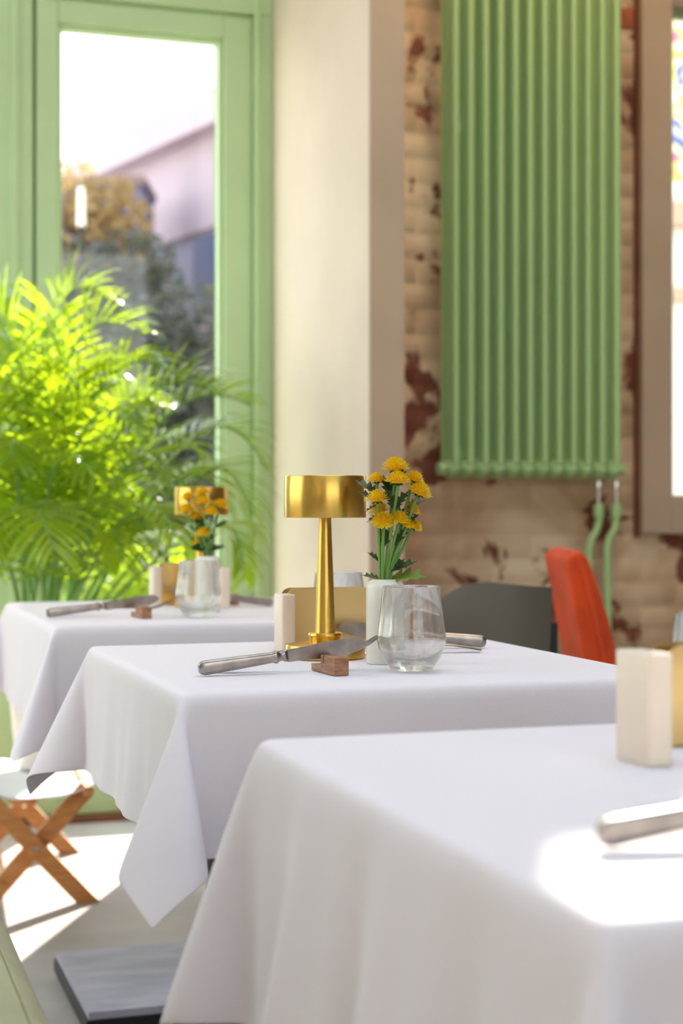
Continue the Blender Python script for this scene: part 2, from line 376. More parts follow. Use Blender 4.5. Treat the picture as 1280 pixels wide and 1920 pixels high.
while z < 2.6:
    a = aP2-.01-(.125 if row % 2 else 0)
    while a < wa0+.2:
        a0 = max(a, aP2+.002); a1 = min(a+.242, (wa0-.012) if z+.07 > wz0-.015 else wa0+.25)
        if a1-a0 > .03:
            bare = (a0 > wa0-.2 and z > z_at(112, 1180, BB)-.03) 
            o = bpy.data.objects.new('brick', brick_proto(a1-a0, 'brick' if bare else 'oldpaint', rnd.randint(0, 3))); C.objects.link(o)
            o.parent = wback; o.location = (a0, BB-(-.006 if bare else -.0113), z+.004)
        a += .25
    z += .075; row += 1
# gap strip, shade put into its brown, and window surround at the right
w3 = room_root('window_3')
framebox('window_surround', M['trim'], w3, wa0, 3.05, wz0, WT+.08, wa1, 2.98, wz1, WT-.02, BB-.04, BB+.02, .004)
framebox('window_frame', M['green'], w3, wa1-.01, 2.99, wz1-.01, WT, wa1+.004, 2.95, wz1+.004, WT-.05, BB+.03, BB+.06, .002)
MB().box(wa1, 2.96, BB+.042, BB+.048, wz1, WT-.04).build('pane', M['pane'], w3, smooth=False)
rbox(a_at(1191, BB-.015), wa0, BB-.02, BB-.002, wz0-.012, 2.62, 'gap_shade_strip', M['brown'], kind='structure')
grid_window('window_4', 'a', BB+.05, ta0-.03, ta1+.03, TB-.03, TT+.03, 1, 1, M['green'])

# --- radiator
rb = BB-.155
s0 = a_at(854, rb); s1 = a_at(1156, rb); sp_ = (s1-s0)/11; rz0 = z_at(899, 1000, rb); rz1 = 2.66
rad = thing('column_radiator', 'tall pale green column radiator hung on the peeling brick wall', 'radiator', W(s0, rb, rz0), th)
for i in range(12):
    mb = MB(); x = i*sp_
    for y in (0, .048, .094): mb.tube([(x, y, .045), (x, y, rz1-rz0-.045)], .0118 if y == 0 else .0092, 12, cap=False)
    for zc in (.031, rz1-rz0-.031):
        pr = []
        for j in range(9):
            t = -math.pi/2+math.pi*j/8; pr.append((max(1e-6, math.cos(t)), math.sin(t)))
        vs = []; n = 12
        for r_, zz in pr:
            for q_ in range(n):
                an = 2*math.pi*q_/n; vs.append((x+zz*sp_*.53, .0425+r_*math.cos(an)*.056, zc+r_*math.sin(an)*.031))
        fs = [(j*n+q_, j*n+(q_+1) % n, (j+1)*n+(q_+1) % n, (j+1)*n+q_) for j in range(8) for q_ in range(n)]
        mb.add(vs, fs)
    mb.build('column', M['radiator'], rad)
for x, nm in ((-.03, 1), (11*sp_+.03, 2)):
    MB().tube([(x-.012, .036, .031), (x+.012, .036, .031)], .018, 12).build('end_cap', M['radiator'], rad)
for zz in (.06, 1.02, 1.5): MB().box(sp_*.35, sp_*.65, .03, .145, zz, zz+.03).build('bracket', M['radiator'], rad, smooth=False)
def rl(px, py): return (a_at(px, rb+.04)-s0, .04, z_at(py, px, rb+.04)-rz0)
for j, (pts) in enumerate([[(1122, 948), (1123, 975), (1119, 992), (1108, 1012), (1104, 1032), (1104, 1330)], [(1155, 948), (1155, 975), (1152, 992), (1141, 1010), (1138, 1030), (1141, 1330)]]):
    MB().tube([rl(pts[0][0], 896), rl(pts[0][0], 950)], .006, 12).build('valve', M['chrome'], rad)
    MB().tube([rl(pts[0][0], 905), rl(pts[0][0], 912)], .010, 8).build('valve_nut', M['chrome'], rad)
    mb = MB(); mb.tube([rl(*p) for p in pts], .0115, 12); a_ = Vector(rl(*pts[0])); mb.tube([a_+Vector((0, 0, .006)), a_-Vector((0, 0, .035))], .0165, 12)
    mb.build('pipe', M['radiator'], rad)

# ------------------------------------------------------------ tables and cloths
def petal_curve(thm, p, wp, wm, n=400):
    def curve(Tm):
        t = np.linspace(thm, -thm, n); r = Tm*np.clip(np.cos(np.pi/2*t/thm), 0, 1)**p
        x = r*np.cos(t); y = r*np.sin(t)*np.where(t > 0, wp, wm); tilt = np.hypot(x, y); az = np.arctan2(y, x)
        g = np.stack([np.sin(tilt)*np.cos(az), np.sin(tilt)*np.sin(az), -np.cos(tilt)], 1)
        s = np.concatenate([[0], np.cumsum(np.linalg.norm(np.diff(g, axis=0), axis=1))]); return g, s
    lo, hi = .05, 1.5
    for _ in range(40):
        m = (lo+hi)/2; g, s = curve(m)
        if s[-1] > math.pi/2: hi = m
        else: lo = m
    return g, s/s[-1]*math.pi/2
def cloth(name, label, FLc, wd, dp, oh, ears, seed, wave=.012, nn=None):
    rn = np.random.RandomState(seed); R = .007
    no = 26; A = np.concatenate([np.linspace(-oh, 0, no), np.linspace(0, wd, 50)[1:-1], np.linspace(wd, wd+oh, no)])
    B = np.concatenate([np.linspace(-oh, 0, no), np.linspace(0, dp, 50)[1:-1], np.linspace(dp, dp+oh, no)])
    na, nb = len(A), len(B); Pm = np.zeros((na, nb, 3)); top = np.zeros((na, nb), bool)
    cur = {}
    for key, e in ears.items(): cur[key] = petal_curve(*e[:4])+(e[4],)
    ph = rn.rand(16)*6.28; fr = {}
    def wv(side, t, L):
        w_ = math.sin(math.pi*min(max(t/L, 0), 1))**.6
        return w_*wave*(.75+.45*math.sin(t*30+ph[side])+.42*math.sin(t*66+ph[side+4])+.22*math.sin(t*118+ph[side+8]))
    for i, a in enumerate(A):
        for j, b in enumerate(B):
            sa = -1 if a < 0 else (1 if a > wd else 0); sb = -1 if b < 0 else (1 if b > dp else 0)
            ca = min(max(a, 0), wd); cb = min(max(b, 0), dp); da = abs(a-ca); db = abs(b-cb)
            if not sa and not sb: Pm[i, j] = (a, b, 0); top[i, j] = True; continue
            r = math.hypot(da, db); hemt = .0008 if max(da, db) > oh-.014 else 0
            arc = min(r/R, math.pi/2); off = R*math.sin(arc); dz = -R*(1-math.cos(arc)); rem = max(0, r-R*math.pi/2)
            if sa and sb:
                g, s, rotz = cur[(sa, sb)]; phi = math.atan2(db, da); k = np.array([np.interp(phi, s, g[:, q]) for q in range(3)])
                e1 = np.array([sa, sb])/math.sqrt(2); e2 = np.array([sa, -sb])/math.sqrt(2)
                c_, s_ = math.cos(rotz), math.sin(rotz); hx, hy = k[0]*c_-k[1]*s_, k[0]*s_+k[1]*c_
                # a slight roll of the free edge
                h = e1*hx+e2*hy
                Pm[i, j] = (ca+off*math.cos(phi)*sa+h[0]*rem, cb+off*math.sin(phi)*sb+h[1]*rem, dz+k[2]*rem)
            elif sa:
                o_ = off+hemt+wv(0 if sa < 0 else 1, cb, dp)*(rem/oh)**1.1
                Pm[i, j] = (ca+sa*o_, cb, dz-rem)
            else:
                o_ = off+hemt+wv(2 if sb < 0 else 3, ca, wd)*(rem/oh)**1.2*1.0
                Pm[i, j] = (ca, cb+sb*o_, dz-rem)
    free = ~top
    for it in range(5):
        Q = Pm.copy(); Q[1:-1, 1:-1] = (Pm[:-2, 1:-1]+Pm[2:, 1:-1]+Pm[1:-1, :-2]+Pm[1:-1, 2:])/4
        Q[0, 1:-1] = (Pm[0, :-2]+Pm[0, 2:])/2; Q[-1, 1:-1] = (Pm[-1, :-2]+Pm[-1, 2:])/2; Q[1:-1, 0] = (Pm[:-2, 0]+Pm[2:, 0])/2; Q[1:-1, -1] = (Pm[:-2, -1]+Pm[2:, -1])/2
        Pm[free] = Pm[free]*.5+Q[free]*.5
    mb = MB(); mb.v = [Vector(x) for x in Pm.reshape(-1, 3)]
    mb.f = [(i*nb+j, (i+1)*nb+j, (i+1)*nb+j+1, i*nb+j+1) for i in range(na-1) for j in range(nb-1)]; mb.mi = [0]*len(mb.f)
    o = mb.build(name, M['cloth'], smooth=True, ang=180)
    o.location = (FLc[0], FLc[1], TZ-.0005); o.rotation_euler = (0, 0, th)
    m = o.modifiers.new('solidify', 'SOLIDIFY'); m.thickness = .0009; m.offset = -1
    m = o.modifiers.new('subsurf', 'SUBSURF'); m.levels = 1; m.render_levels = 1
    tag(o, label, 'tablecloth', 'white tablecloths on the row of dining tables'); return o
def table(label, FLc, wd, dp, base):
    t = thing('dining_table', label, 'table', (FLc[0], FLc[1], 0), th, 'dining tables under white cloths')
    MB().box(.004, wd-.004, .004, dp-.004, TZ-.03, TZ-.002).build('tabletop', M['tabletop'], t, smooth=False)
    cx, cy = wd/2+base[0], dp/2+base[1]
    MB().tube([(cx, cy, .05), (cx, cy, TZ-.03)], .032, 20).build('column', M['black'], t)
    mb = MB(); mb.box(cx-.3, cx+.3, cy-.21, cy+.21, .012, .036); mb.cur = 1; mb.box(cx-.295, cx+.295, cy-.205, cy+.205, .036, .05)
    b = mb.build('base_plate', [M['black'], M['steelplate']], t, smooth=False)
    for sx in (-1, 1):
        for sy in (-1, 1): MB().lathe([(.02, 0), (.02, .013)], 12, (cx+sx*.26, cy+sy*.17, 0)).build('foot', M['black'], t)
    return t
D = math.radians
t2 = Vector((-.170, 1.733, 0)); t3 = Vector((.130, .775, 0)); t1 = Vector((-.490, 2.735, 0))
ear = lambda thm=80, p=.8, wp=1, wm=1, rot=0: (D(thm), p, wp, wm, D(rot))
std = {(-1, -1): ear(84, .9, 1.3, .7, 22), (-1, 1): ear(70, .8, .8, .8, 0), (1, -1): ear(), (1, 1): ear()}
cloth('tablecloth', 'white tablecloth on the middle table under the tall brass lamp', t2, .60, .635, .183,
      {**std, (-1, -1): ear(67, .76, .3, 2.3, 17), (-1, 1): ear(88, .8, .7, 1.6, 18)}, 4, .012)
cloth('tablecloth', 'blurred white tablecloth on the nearest table, sunlit patch at its right', t3, .64, .65, .25,
      {**std, (-1, -1): ear(90, 1, 1.6, 1.4, 0), (-1, 1): ear(79, .77, .22, 3.6, 28)}, 9, .045)
cloth('tablecloth', 'white tablecloth on the farthest table, in front of the palm', t1, .62, .74, .195,
      {**std, (-1, -1): ear(63, 1, .45, .4, -17), (-1, 1): ear(90, 1, 1.6, 1.3, 0)}, 14, .012)
table('pedestal table under the middle white cloth, hidden except its edges', t2, .60, .635, (0, 0))
table('pedestal table under the nearest white cloth', t3, .64, .65, (0, 0))
table('pedestal table of the farthest cloth, its steel base plate showing on the floor', t1, .62, .74, (.06, -.06))

# ------------------------------------------------------------ brass lamp
def make_lamp(loc, label):
    t = thing('table_lamp', label, 'lamp', loc, th, 'brass table lamps')
    MB().lathe([(.0, .0), (.052, 0), (.0535, .0012), (.0535, .0165), (.0525, .018), (.0, .018)], 64).build('base', M['brass'], t)
    MB().lathe([(0, .0175), (.0195, .0175), (.0205, .020), (.0215, .0285), (.0228, .030), (.0228, .032), (.0216, .0335), (.015, .0337), (0, .0337)], 48).build('collar', M['brass'], t)
    MB().lathe([(0, .033), (.0140, .033), (.0138, .036), (.0084, .183), (.0084, .19), (0, .19)], 48).build('stem', M['brass'], t)
    MB().lathe([(.0535, .1885), (.0545, .1878), (.0550, .1885), (.0550, .2428), (.0542, .2438), (0, .2438), (0, .2418), (.0532, .2415), (.0532, .189)], 72).build('lamp_shade', M['brass'], t)
    MB().box(-.004, .004, -.0555, -.0525, .006, .012).build('charging_port', M['black'], t, smooth=False)
    MB().lathe([(0, .19), (.02, .19), (.03, .2), (.03, .205), (0, .205)], 32).build('light_disc', M['cream'], t)
    return t
lamp = make_lamp((-.022, 2.15, TZ), 'brass table lamp with drum shade, in focus on the middle table')
dup(lamp, P(377, 1138, 3.27)[:2]+(TZ,), th, 'small blurred brass table lamp on the farthest table behind the yellow flowers')

# ------------------------------------------------------------ menu holders (U of bent brass sheet)
def make_holder(loc, label):
    t = thing('menu_holder', label, 'holder', loc, th, 'brass menu holders')
    W_, H_, G, r = .135, .0845, .03, .013
    out = [(0, 0), (W_, 0), (W_, H_-r)]+[(W_-r+r*math.cos(x), H_-r+r*math.sin(x)) for x in [math.pi/2*k/6 for k in range(1, 7)]]+[(r-r*math.sin(x), H_-r+r*math.cos(x)) for x in [math.pi/2*k/6 for k in range(0, 7)]]
    for y in (0, G): MB().prism([(x, y, z+.001) for x, z in out], (0, 1, 0), .0016).build('side_plate', M['brass_pale'], t, smooth=False)
    MB().box(0, W_, -.0008, G+.0008, 0, .0016).build('bottom_plate', M['brass_pale'], t, smooth=False)
    return t
hold = make_holder((-.0785, 2.285, TZ), 'brass menu holder standing behind the tall brass lamp')
dup(hold, P(301, 1130, 3.34)[:2]+(TZ,), th, 'brass menu holder at the back of the farthest table')
dup(hold, (.272, 1.335, TZ), th, 'brass menu holder behind the cream block at the right edge')

# ------------------------------------------------------------ cream blocks
def make_block(loc, label):
    mb = MB(); pr = []; w_, d_, r = .0205, .042, .004
    for cx, cy, a0 in ((w_-r, r, -90), (w_-r, d_-r, 0), (r, d_-r, 90), (r, r, 180)):
        for k in range(5): a = D(a0+k*22.5); pr.append((cx+r*math.cos(a), cy+r*math.sin(a)))
    n = len(pr); cx, cy = w_/2, d_/2
    vs = []
    for z_, s_ in ((0, .94), (.001, 1), (.079, 1), (.080, .94)): vs += [(cx+(x-cx)*s_, cy+(y-cy)*s_, z_) for x, y in pr]
    fs = [tuple(range(n-1, -1, -1)), tuple(range(3*n, 4*n))]+[(q*n+i, q*n+(i+1) % n, (q+1)*n+(i+1) % n, (q+1)*n+i) for q in range(3) for i in range(n)]
    o = mb.add(vs, fs).build('cream_block', M['cream'], smooth=True, ang=50)
    o.location = loc; o.rotation_euler = (0, 0, th); return tag(o, label, 'block', 'upright cream blocks on the tables')
def bdup(o, loc, label, s=1):
    c = o.copy(); C.objects.link(c); c.location = loc; c.scale = (s, s, s); c['label'] = label; return c
b0 = make_block((-.083, 2.222, TZ), 'upright cream block left of the tall brass lamp')
bdup(b0, (.048, 2.31, TZ), 'upright cream block behind the pale vase on the middle table')
bdup(b0, P(286, 1128, 3.30)[:2]+(TZ,), 'upright cream block left of the brass holder on the farthest table')
bdup(b0, P(413, 1140, 3.22)[:2]+(TZ,), 'upright cream block right of the vase on the farthest table')
bdup(b0, (.2355, 1.232, TZ), 'large blurred cream block at the right edge on the nearest table', 1.09).scale = (1.15, 1.3, 1.09)

# ------------------------------------------------------------ tumblers
def make_glass(loc, label):
    out = [(.0, 0), (.023, 0), (.0262, .0012), (.0275, .004), (.0345, .0145), (.0405, .027), (.0427, .037), (.0423, .044), (.0405, .058), (.0352, .1035)]
    inn = [(.0338, .1040), (.0333, .1030), (.0388, .058), (.0408, .044), (.0411, .037), (.0388, .028), (.032, .0175), (.022, .0125), (.010, .0112), (0, .011)]
    o = MB().lathe(out+inn, 72).build('water_glass', M['glass'], smooth=True, ang=50); o.location = loc
    return tag(o, label, 'glass', 'stemless water glasses')
g0 = make_glass((.0862, 1.972, TZ+.0005), 'clear water glass standing in front of the pale vase, in focus')
bdup(g0, (-.004, 2.405, TZ+.0005), 'clear glass mostly hidden behind the brass menu holder')
bdup(g0, P(372, 1157, 2.96)[:2]+(TZ+.0005,), 'blurred water glass in front of the vase on the farthest table')
bdup(g0, (.342, 1.47, TZ+.0005), 'water glass cut off by the right edge of the picture')

# ------------------------------------------------------------ vases
def make_vase(loc, label):
    out = [(0, 0), (.0235, 0), (.0247, .0015), (.0245, .097), (.0238, .1015), (.0212, .1052), (.0165, .1078), (.0158, .1086)]
    inn = [(.0148, .1082), (.0150, .104), (.0215, .096), (.0225, .01), (0, .006)]
    o = MB().lathe(out+inn, 48).build('vase', M['vase'], smooth=True, ang=45); o.location = loc
    return tag(o, label, 'vase', 'pale glazed vases')
VA = Vector((.0562, 2.072, TZ)); VB = Vector(((388-640)/F*3.1, 3.1, TZ))
v0 = make_vase(VA, 'pale green cylindrical vase between the brass lamp and the water glass')
bdup(v0, VB, 'pale vase seen through the blurred glass on the farthest table')

# ------------------------------------------------------------ chrysanthemums
def head_mesh(seed, R=.0165):
    rn = random.Random(seed); mb = MB()
    mb.lathe([(0, -.004), (R*.45, -.003), (R*.6, 0), (R*.5, .004), (0, .0065)], 16)
    mb.cur = 1
    rings = 9
    for k in range(rings):
        f = k/(rings-1)          # 0 outer .. 1 centre
        n = int(26*(1-f)+5); rr = R*(.50*(1-f)+.02); zz = .000+.0062*math.sin(f*1.45); ln = R*(.60-.30*f); up = D(-14+88*f)
        for i in range(n):
            a = 2*math.pi*(i+.5*(k % 2)+rn.uniform(-.2, .2))/n; dr = Vector((math.cos(a), math.sin(a), 0)); sd = Vector((-math.sin(a), math.cos(a), 0))
            l = ln*rn.uniform(.85, 1.12); wd = R*.075*(1-.3*f); u2 = up+rn.uniform(-.12, .12)
            b = dr*rr+Vector((0, 0, zz)); d1 = dr*math.cos(u2)+Vector((0, 0, math.sin(u2))); d2 = dr*math.cos(u2+.5)+Vector((0, 0, math.sin(u2+.5)))
            m_ = b+d1*l*.6; e = m_+d2*l*.4; nn = d1.cross(sd)*(-wd*.5)
            mb.add([b-sd*wd*.6, b+sd*wd*.6, m_-sd*wd, m_+nn*-1, m_+sd*wd, e-sd*wd*.6, e+sd*wd*.6], [(0, 3, 2), (0, 1, 3), (1, 4, 3), (2, 3, 5), (3, 6, 5), (3, 4, 6)])
    o = mb.build('flower_head', [M['core'], M['petal']], smooth=True, ang=80); d = o.data; bpy.data.objects.remove(o); return d
heads = [head_mesh(s) for s in range(3)]
def leaf_mesh(mb, base, dr, nrm, L_, lobes=3, w=.3):
    dr = Vector(dr).normalized(); nrm = Vector(nrm); nrm = (nrm-dr*nrm.dot(dr)).normalized(); sd = dr.cross(nrm)
    mid = [Vector(base)+dr*L_*t-nrm*L_*.18*t*t for t in [k/8 for k in range(9)]]
    vs = list(mid); fs = []
    for s in (-1, 1):
        off = len(vs)
        for k in range(9):
            t = k/8; ww = w*L_*math.sin(math.pi*min(1, t*.85+.12))**.8*(1+(.55 if k % 2 == 0 else -.35)*(lobes > 0))
            if k == 8: ww = 0
            vs.append(mid[k]+sd*s*ww+dr*L_*(.10 if k % 2 == 0 else -.02)*(lobes > 0)+nrm*ww*.25)
        for k in range(8): fs.append((k, k+1, off+k+1, off+k) if s > 0 else (k, off+k, off+k+1, k+1))
    mb.add(vs, fs)
CE = {}
def flower(V0, hpx, hpy, dd, wpx, tilt, label, group, foot, leaves=(), scale=1, seed=0):
    H = P(hpx, hpy, V0.y+dd)+Vector((0, 0, -.003))
    F0 = V0+Vector((foot[0], foot[1], .03))
    mouth = V0+Vector((foot[0]*.8, foot[1]*.8, .108))
    t = thing('chrysanthemum', label, 'flower', F0, 0, group)
    ax = Vector((tilt[0], tilt[1], 1)).normalized()
    pts = [F0, mouth, mouth.lerp(H, .5)+Vector((0, 0, .004)), H-ax*.012, H-ax*.002]
    # smooth
    pp = []
    for i in range(len(pts)-1):
        p0 = pts[max(i-1, 0)]; p1 = pts[i]; p2 = pts[i+1]; p3 = pts[min(i+2, len(pts)-1)]
        for k in range(5):
            u = k/5; pp.append(.5*((2*p1)+(-p0+p2)*u+(2*p0-5*p1+4*p2-p3)*u*u+(-p0+3*p1-3*p2+p3)*u**3))
    pp.append(pts[-1]); pp = [p-F0 for p in pp]; n = len(pp)
    MB().tube(pp, [.0017+.0006*(i/n)+(.0016 if i > n-3 else 0) for i in range(n)], 8).build('stem', M['stem'], t)
    h = bpy.data.objects.new('flower_head', heads[seed % 3]); C.objects.link(h); h.parent = t; h.location = H-F0
    s = wpx/F*(V0.y+dd)/.033; h.scale = (s, s, s*1.15); h.rotation_euler = ax.to_track_quat('Z', 'Y').to_euler()
    mb = MB(); q = ax.to_track_quat('Z', 'Y')
    for k in range(8):
        a = k*math.pi/4; dv = q @ Vector((math.cos(a), math.sin(a), -.15)); leaf_mesh(mb, (H-F0)-ax*.0035*s, dv, ax, .010*s, 0, .22)
    mb.build('calyx', M['leaf'], t)
    for (fr_, dx, dy, dz, ln, kind) in leaves:
        base = pp[int(fr_*(n-1))]; mb = MB(); leaf_mesh(mb, base, (dx, dy, dz), (0, -.5, .9), ln, 3 if kind != 'dark0' else 0, .26 if kind == 'big' else .2)
        mb.build('leaf', M['leaf2'] if kind == 'big' else M['leaf'], t)
    return t
G2 = 'yellow chrysanthemums in the vase in focus'
FL = [ # px py dd width tilt label foot leaves
 (741, 872, .004, 52, (.0, -.1), 'topmost yellow chrysanthemum of the vase in focus', (.0, .002), [(.62, -.3, .2, 1, .035, 'd'), (.66, .35, .2, 1, .035, 'd')]),
 (706, 895, .012, 36, (-.05, -.1), 'small yellow chrysanthemum at upper left beside the lamp shade', (-.006, .004), [(.72, -.9, .3, .75, .034, 'd'), (.66, -.6, .3, .4, .03, 'd')]),
 (745, 896, -.014, 47, (0, -.15), 'wide yellow chrysanthemum just below the topmost bloom', (.001, -.004), [(.6, -.3, .1, .9, .03, 'd'), (.64, .5, .1, .8, .03, 'd')]),
 (776, 893, .008, 38, (.35, -.15), 'yellow chrysanthemum right of the topmost one, tilted right', (.006, .004), [(.6, .7, .3, .4, .03, 'd')]),
 (786, 917, -.006, 46, (.42, -.25), 'rightmost yellow chrysanthemum of the vase in focus, tilting right', (.008, -.002), [(.55, .6, -.1, .7, .02, 'd')]),
 (707, 931, -.012, 46, (-.05, -.05), 'leftmost yellow chrysanthemum, level head below the lamp shade rim', (-.008, -.002), [(.8, -.8, .3, -.3, .02, 'd')]),
 (711, 953, .012, 42, (-.2, .0), 'yellow chrysanthemum half behind the leftmost stem', (-.007, .005), [(.85, -.9, .2, -.3, .02, 'd'), (.35, -.8, 0, .8, .020, 'd'), (.29, -.9, 0, .35, .024, 'd')]),
 (718, 972, -.014, 42, (-.1, -.75), 'lowest left yellow chrysanthemum, its face turned to the viewer', (-.004, -.006), [(.5, .3, .3, .9, .03, 'd')]),
 (748, 967, -.010, 36, (.15, -.55), 'low middle yellow chrysanthemum between the two clusters of stems', (.003, -.006), [(.5, .6, .2, .8, .03, 'd')]),
 (764, 978, -.006, 26, (.3, -.6), 'small low yellow chrysanthemum right of the middle stems', (.005, -.004), [(.34, .9, -.1, .45, .03, 'd'), (.30, .8, .2, .8, .026, 'd')]),
 (771, 952, .012, 36, (.45, -.1), 'yellow chrysanthemum behind the slanting right stem', (.007, .004), [(.7, -.5, .2, .8, .03, 'd')]),
 (777, 982, .006, 30, (.6, -.4), 'lowest right yellow chrysanthemum with ragged petals', (.008, .002), [(.26, .9, -.3, .22, .046, 'big'), (.3, .9, 0, .5, .034, 'd'), (.24, .6, .2, .1, .025, 'd')]),
]
for i, (px, py, dd, wpx, tl, lb, ft, lv) in enumerate(FL): flower(VA, px, py, dd, wpx, tl, lb, G2, ft, lv, seed=i)
G1 = 'blurred yellow chrysanthemums on the farthest table'
FL1 = [
 (379, 921, .0, 30, (-.1, -.1), 'topmost blurred bloom of the far vase', (0, .002)),
 (352, 930, .01, 28, (-.2, -.1), 'upper left blurred bloom of the far vase', (-.005, .002)),
 (381, 937, -.01, 30, (0, -.2), 'blurred bloom under the topmost one in the far vase', (.002, -.002)),
 (413, 944, .0, 30, (.35, -.2), 'blurred bloom standing apart at the right of the far vase', (.007, 0)),
 (394, 957, -.01, 32, (.1, -.2), 'blurred bloom left of and below the one standing apart', (.004, -.004)),
 (349, 953, .0, 30, (-.2, -.2), 'leftmost blurred bloom of the far vase', (-.007, 0)),
 (366, 966, .01, 28, (0, -.3), 'orange-toned blurred bloom low in the far cluster', (-.003, .004)),
 (380, 996, -.012, 27, (0, -.4), 'single low blurred bloom midway down the far stems', (0, -.005)),
 (371, 1011, .01, 22, (-.3, -.4), 'lowest small blurred bloom just above the far vase', (-.004, .004)),
]
for i, (px, py, dd, wpx, tl, lb, ft) in enumerate(FL1):
    flower(VB, px, py, dd, wpx, tl, 'yellow chrysanthemum, '+lb, G1, ft, [(.5, .6*(1 if i % 2 else -1), .2, .5, .03, 'd'), (.3, .8*(1 if i % 2 else -1), .1, .3, .03, 'd')], seed=i)

# ------------------------------------------------------------ cutlery
def make_knife(loc, rot, label, group='silver table knives'):
    t = thing('table_knife', label, 'knife', loc, rot=rot, group=group)
    st = [(0, .0045, .0030), (.002, .0072, .0048), (.007, .0088, .0056), (.02, .0087, .0056), (.05, .0078, .0052), (.08, .0068, .0046), (.092, .0063, .0044), (.095, .0078, .0058), (.0975, .0080, .0058), (.1, .0062, .0048), (.104, .0052, .0042), (.107, .0072, .0046), (.11, .0074, .004), (.112, .006, .002)]
    vs = []; n = 20
    for x, h, w_ in st:
        for k in range(n):
            a = 2*math.pi*k/n; ca, sa = math.cos(a), math.sin(a); e = .55
            vs.append((x, w_*math.copysign(abs(ca)**e, ca), h*math.copysign(abs(sa)**e, sa)))
    fs = [(i*n+k, i*n+(k+1) % n, (i+1)*n+(k+1) % n, (i+1)*n+k) for i in range(len(st)-1) for k in range(n)]+[tuple(range(n-1, -1, -1)), tuple((len(st)-1)*n+k for k in range(n))]
    MB().add(vs, fs).build('handle', M['steel'], t, ang=35)
    mb = MB()
    for y in (-1, 1):
        for zz in (-1, 1): mb.tube([(x, y*(w_*.96), zz*h*.72) for x, h, w_ in st[2:7]], .0007, 6)
        mb.tube([(.007, y*.0056, -.0062), (.0045, y*.0056, 0), (.007, y*.0056, .0062)], .0007, 6)
    mb.build('thread_border', M['steel'], t)
    top = [(.108, .0066), (.13, .0075), (.16, .0092), (.185, .0098), (.200, .0092), (.208, .0066), (.212, .002)]
    bot = [(.2125, -.0015), (.207, -.0048), (.195, -.0095), (.18, -.0118), (.165, -.0118), (.15, -.0100), (.13, -.0085), (.112, -.0085), (.108, -.0066)]
    pts = top+bot; vs = []; m = len(pts)
    for s in (-1, 1): vs += [(x, s*(.0003 if i >= len(top) and i < m-2 else .0009), z) for i, (x, z) in enumerate(pts)]
    MB().add(vs, [tuple(range(m-1, -1, -1)), tuple(range(m, 2*m))]+[(i, (i+1) % m, m+(i+1) % m, m+i) for i in range(m)]).build('blade', M['steel'], t, ang=30)
    return t
def make_fork(loc, rot, label):
    t = thing('table_fork', label, 'fork', loc, rot=rot, group='silver table forks')
    st = [(0, .004, .0012), (.003, .0085, .0018), (.015, .0098, .002), (.04, .0075, .0018), (.07, .0045, .0018), (.10, .0032, .002), (.125, .0030, .002), (.14, .006, .0016), (.15, .0105, .0013), (.162, .0122, .0012)]
    zc = lambda x: .006*math.sin(x*26)*(x < .12)+(-.012*math.sin((x-.12)*36) if x >= .12 else 0)
    vs = []; n = 10
    for x, w_, h in st:
        for k in range(n): a = 2*math.pi*k/n; vs.append((x, w_*math.cos(a), zc(x)+h*math.sin(a)))
    fs = [(i*n+k, i*n+(k+1) % n, (i+1)*n+(k+1) % n, (i+1)*n+k) for i in range(len(st)-1) for k in range(n)]+[tuple(range(n-1, -1, -1)), tuple((len(st)-1)*n+k for k in range(n))]
    MB().add(vs, fs).build('handle', M['steel'], t)
    for y in (-.0103, -.0035, .0035, .0103):
        MB().tube([(.160, y, zc(.160)), (.175, y, zc(.175)), (.19, y, zc(.19)), (.205, y*.97, zc(.205))], [.0016, .0014, .0012, .0006], 6).build('tine', M['steel'], t)
    return t
def make_rest(loc, rz, label):
    # long wooden bar: high near end with a slot, lower tail
    t = thing('cutlery_rest', label, 'cutlery rest', loc, rz, 'wooden cutlery rests')
    w_ = .0185; pr = [(0, 0), (.078, 0), (.078, .0085), (.046, .0085), (.046, .0215), (.039, .0215), (.039, .0115), (.0352, .0115), (.0352, .0215), (0, .0215)]
    vs = [(0, x, z) for x, z in pr]+[(w_, x, z) for x, z in pr]; m = len(pr)
    mb = MB(); mb.add(vs, [tuple(range(m-1, -1, -1)), tuple(range(m, 2*m))]+[(i, (i+1) % m, m+(i+1) % m, m+i) for i in range(m)])
    mb.build('wood_bar', M['walnut'], t, smooth=False, bevel=.0006); return t
rest = make_rest(T(627, 1268)+Vector((0, .0, .0002)), D(22), 'walnut cutlery rest holding the knife in focus')
kn = make_knife((-.1705, 1.909, TZ+.0088), (0, D(-6.6), D(19)), 'silver knife in focus with its blade on the walnut rest')
fk = make_fork((-.150, 1.948, TZ+.0035), (0, D(-11), D(13)), 'silver fork behind the knife in focus, tines beside the glass')
# opposite place setting of the middle table
k2 = dup(kn, (.2075, 2.30, TZ+.0088), 0, 'silver knife right of the water glass, its handle toward the grey chair', (0, D(-6), D(18+168)))
dup(fk, (.195, 2.235, TZ+.003), 0, 'silver fork lying below the knife right of the water glass', (0, D(-3), D(18+176)))
dup(rest, (.085, 2.255, TZ+.0002), D(18-14), 'walnut cutlery rest hidden behind the pale vase')
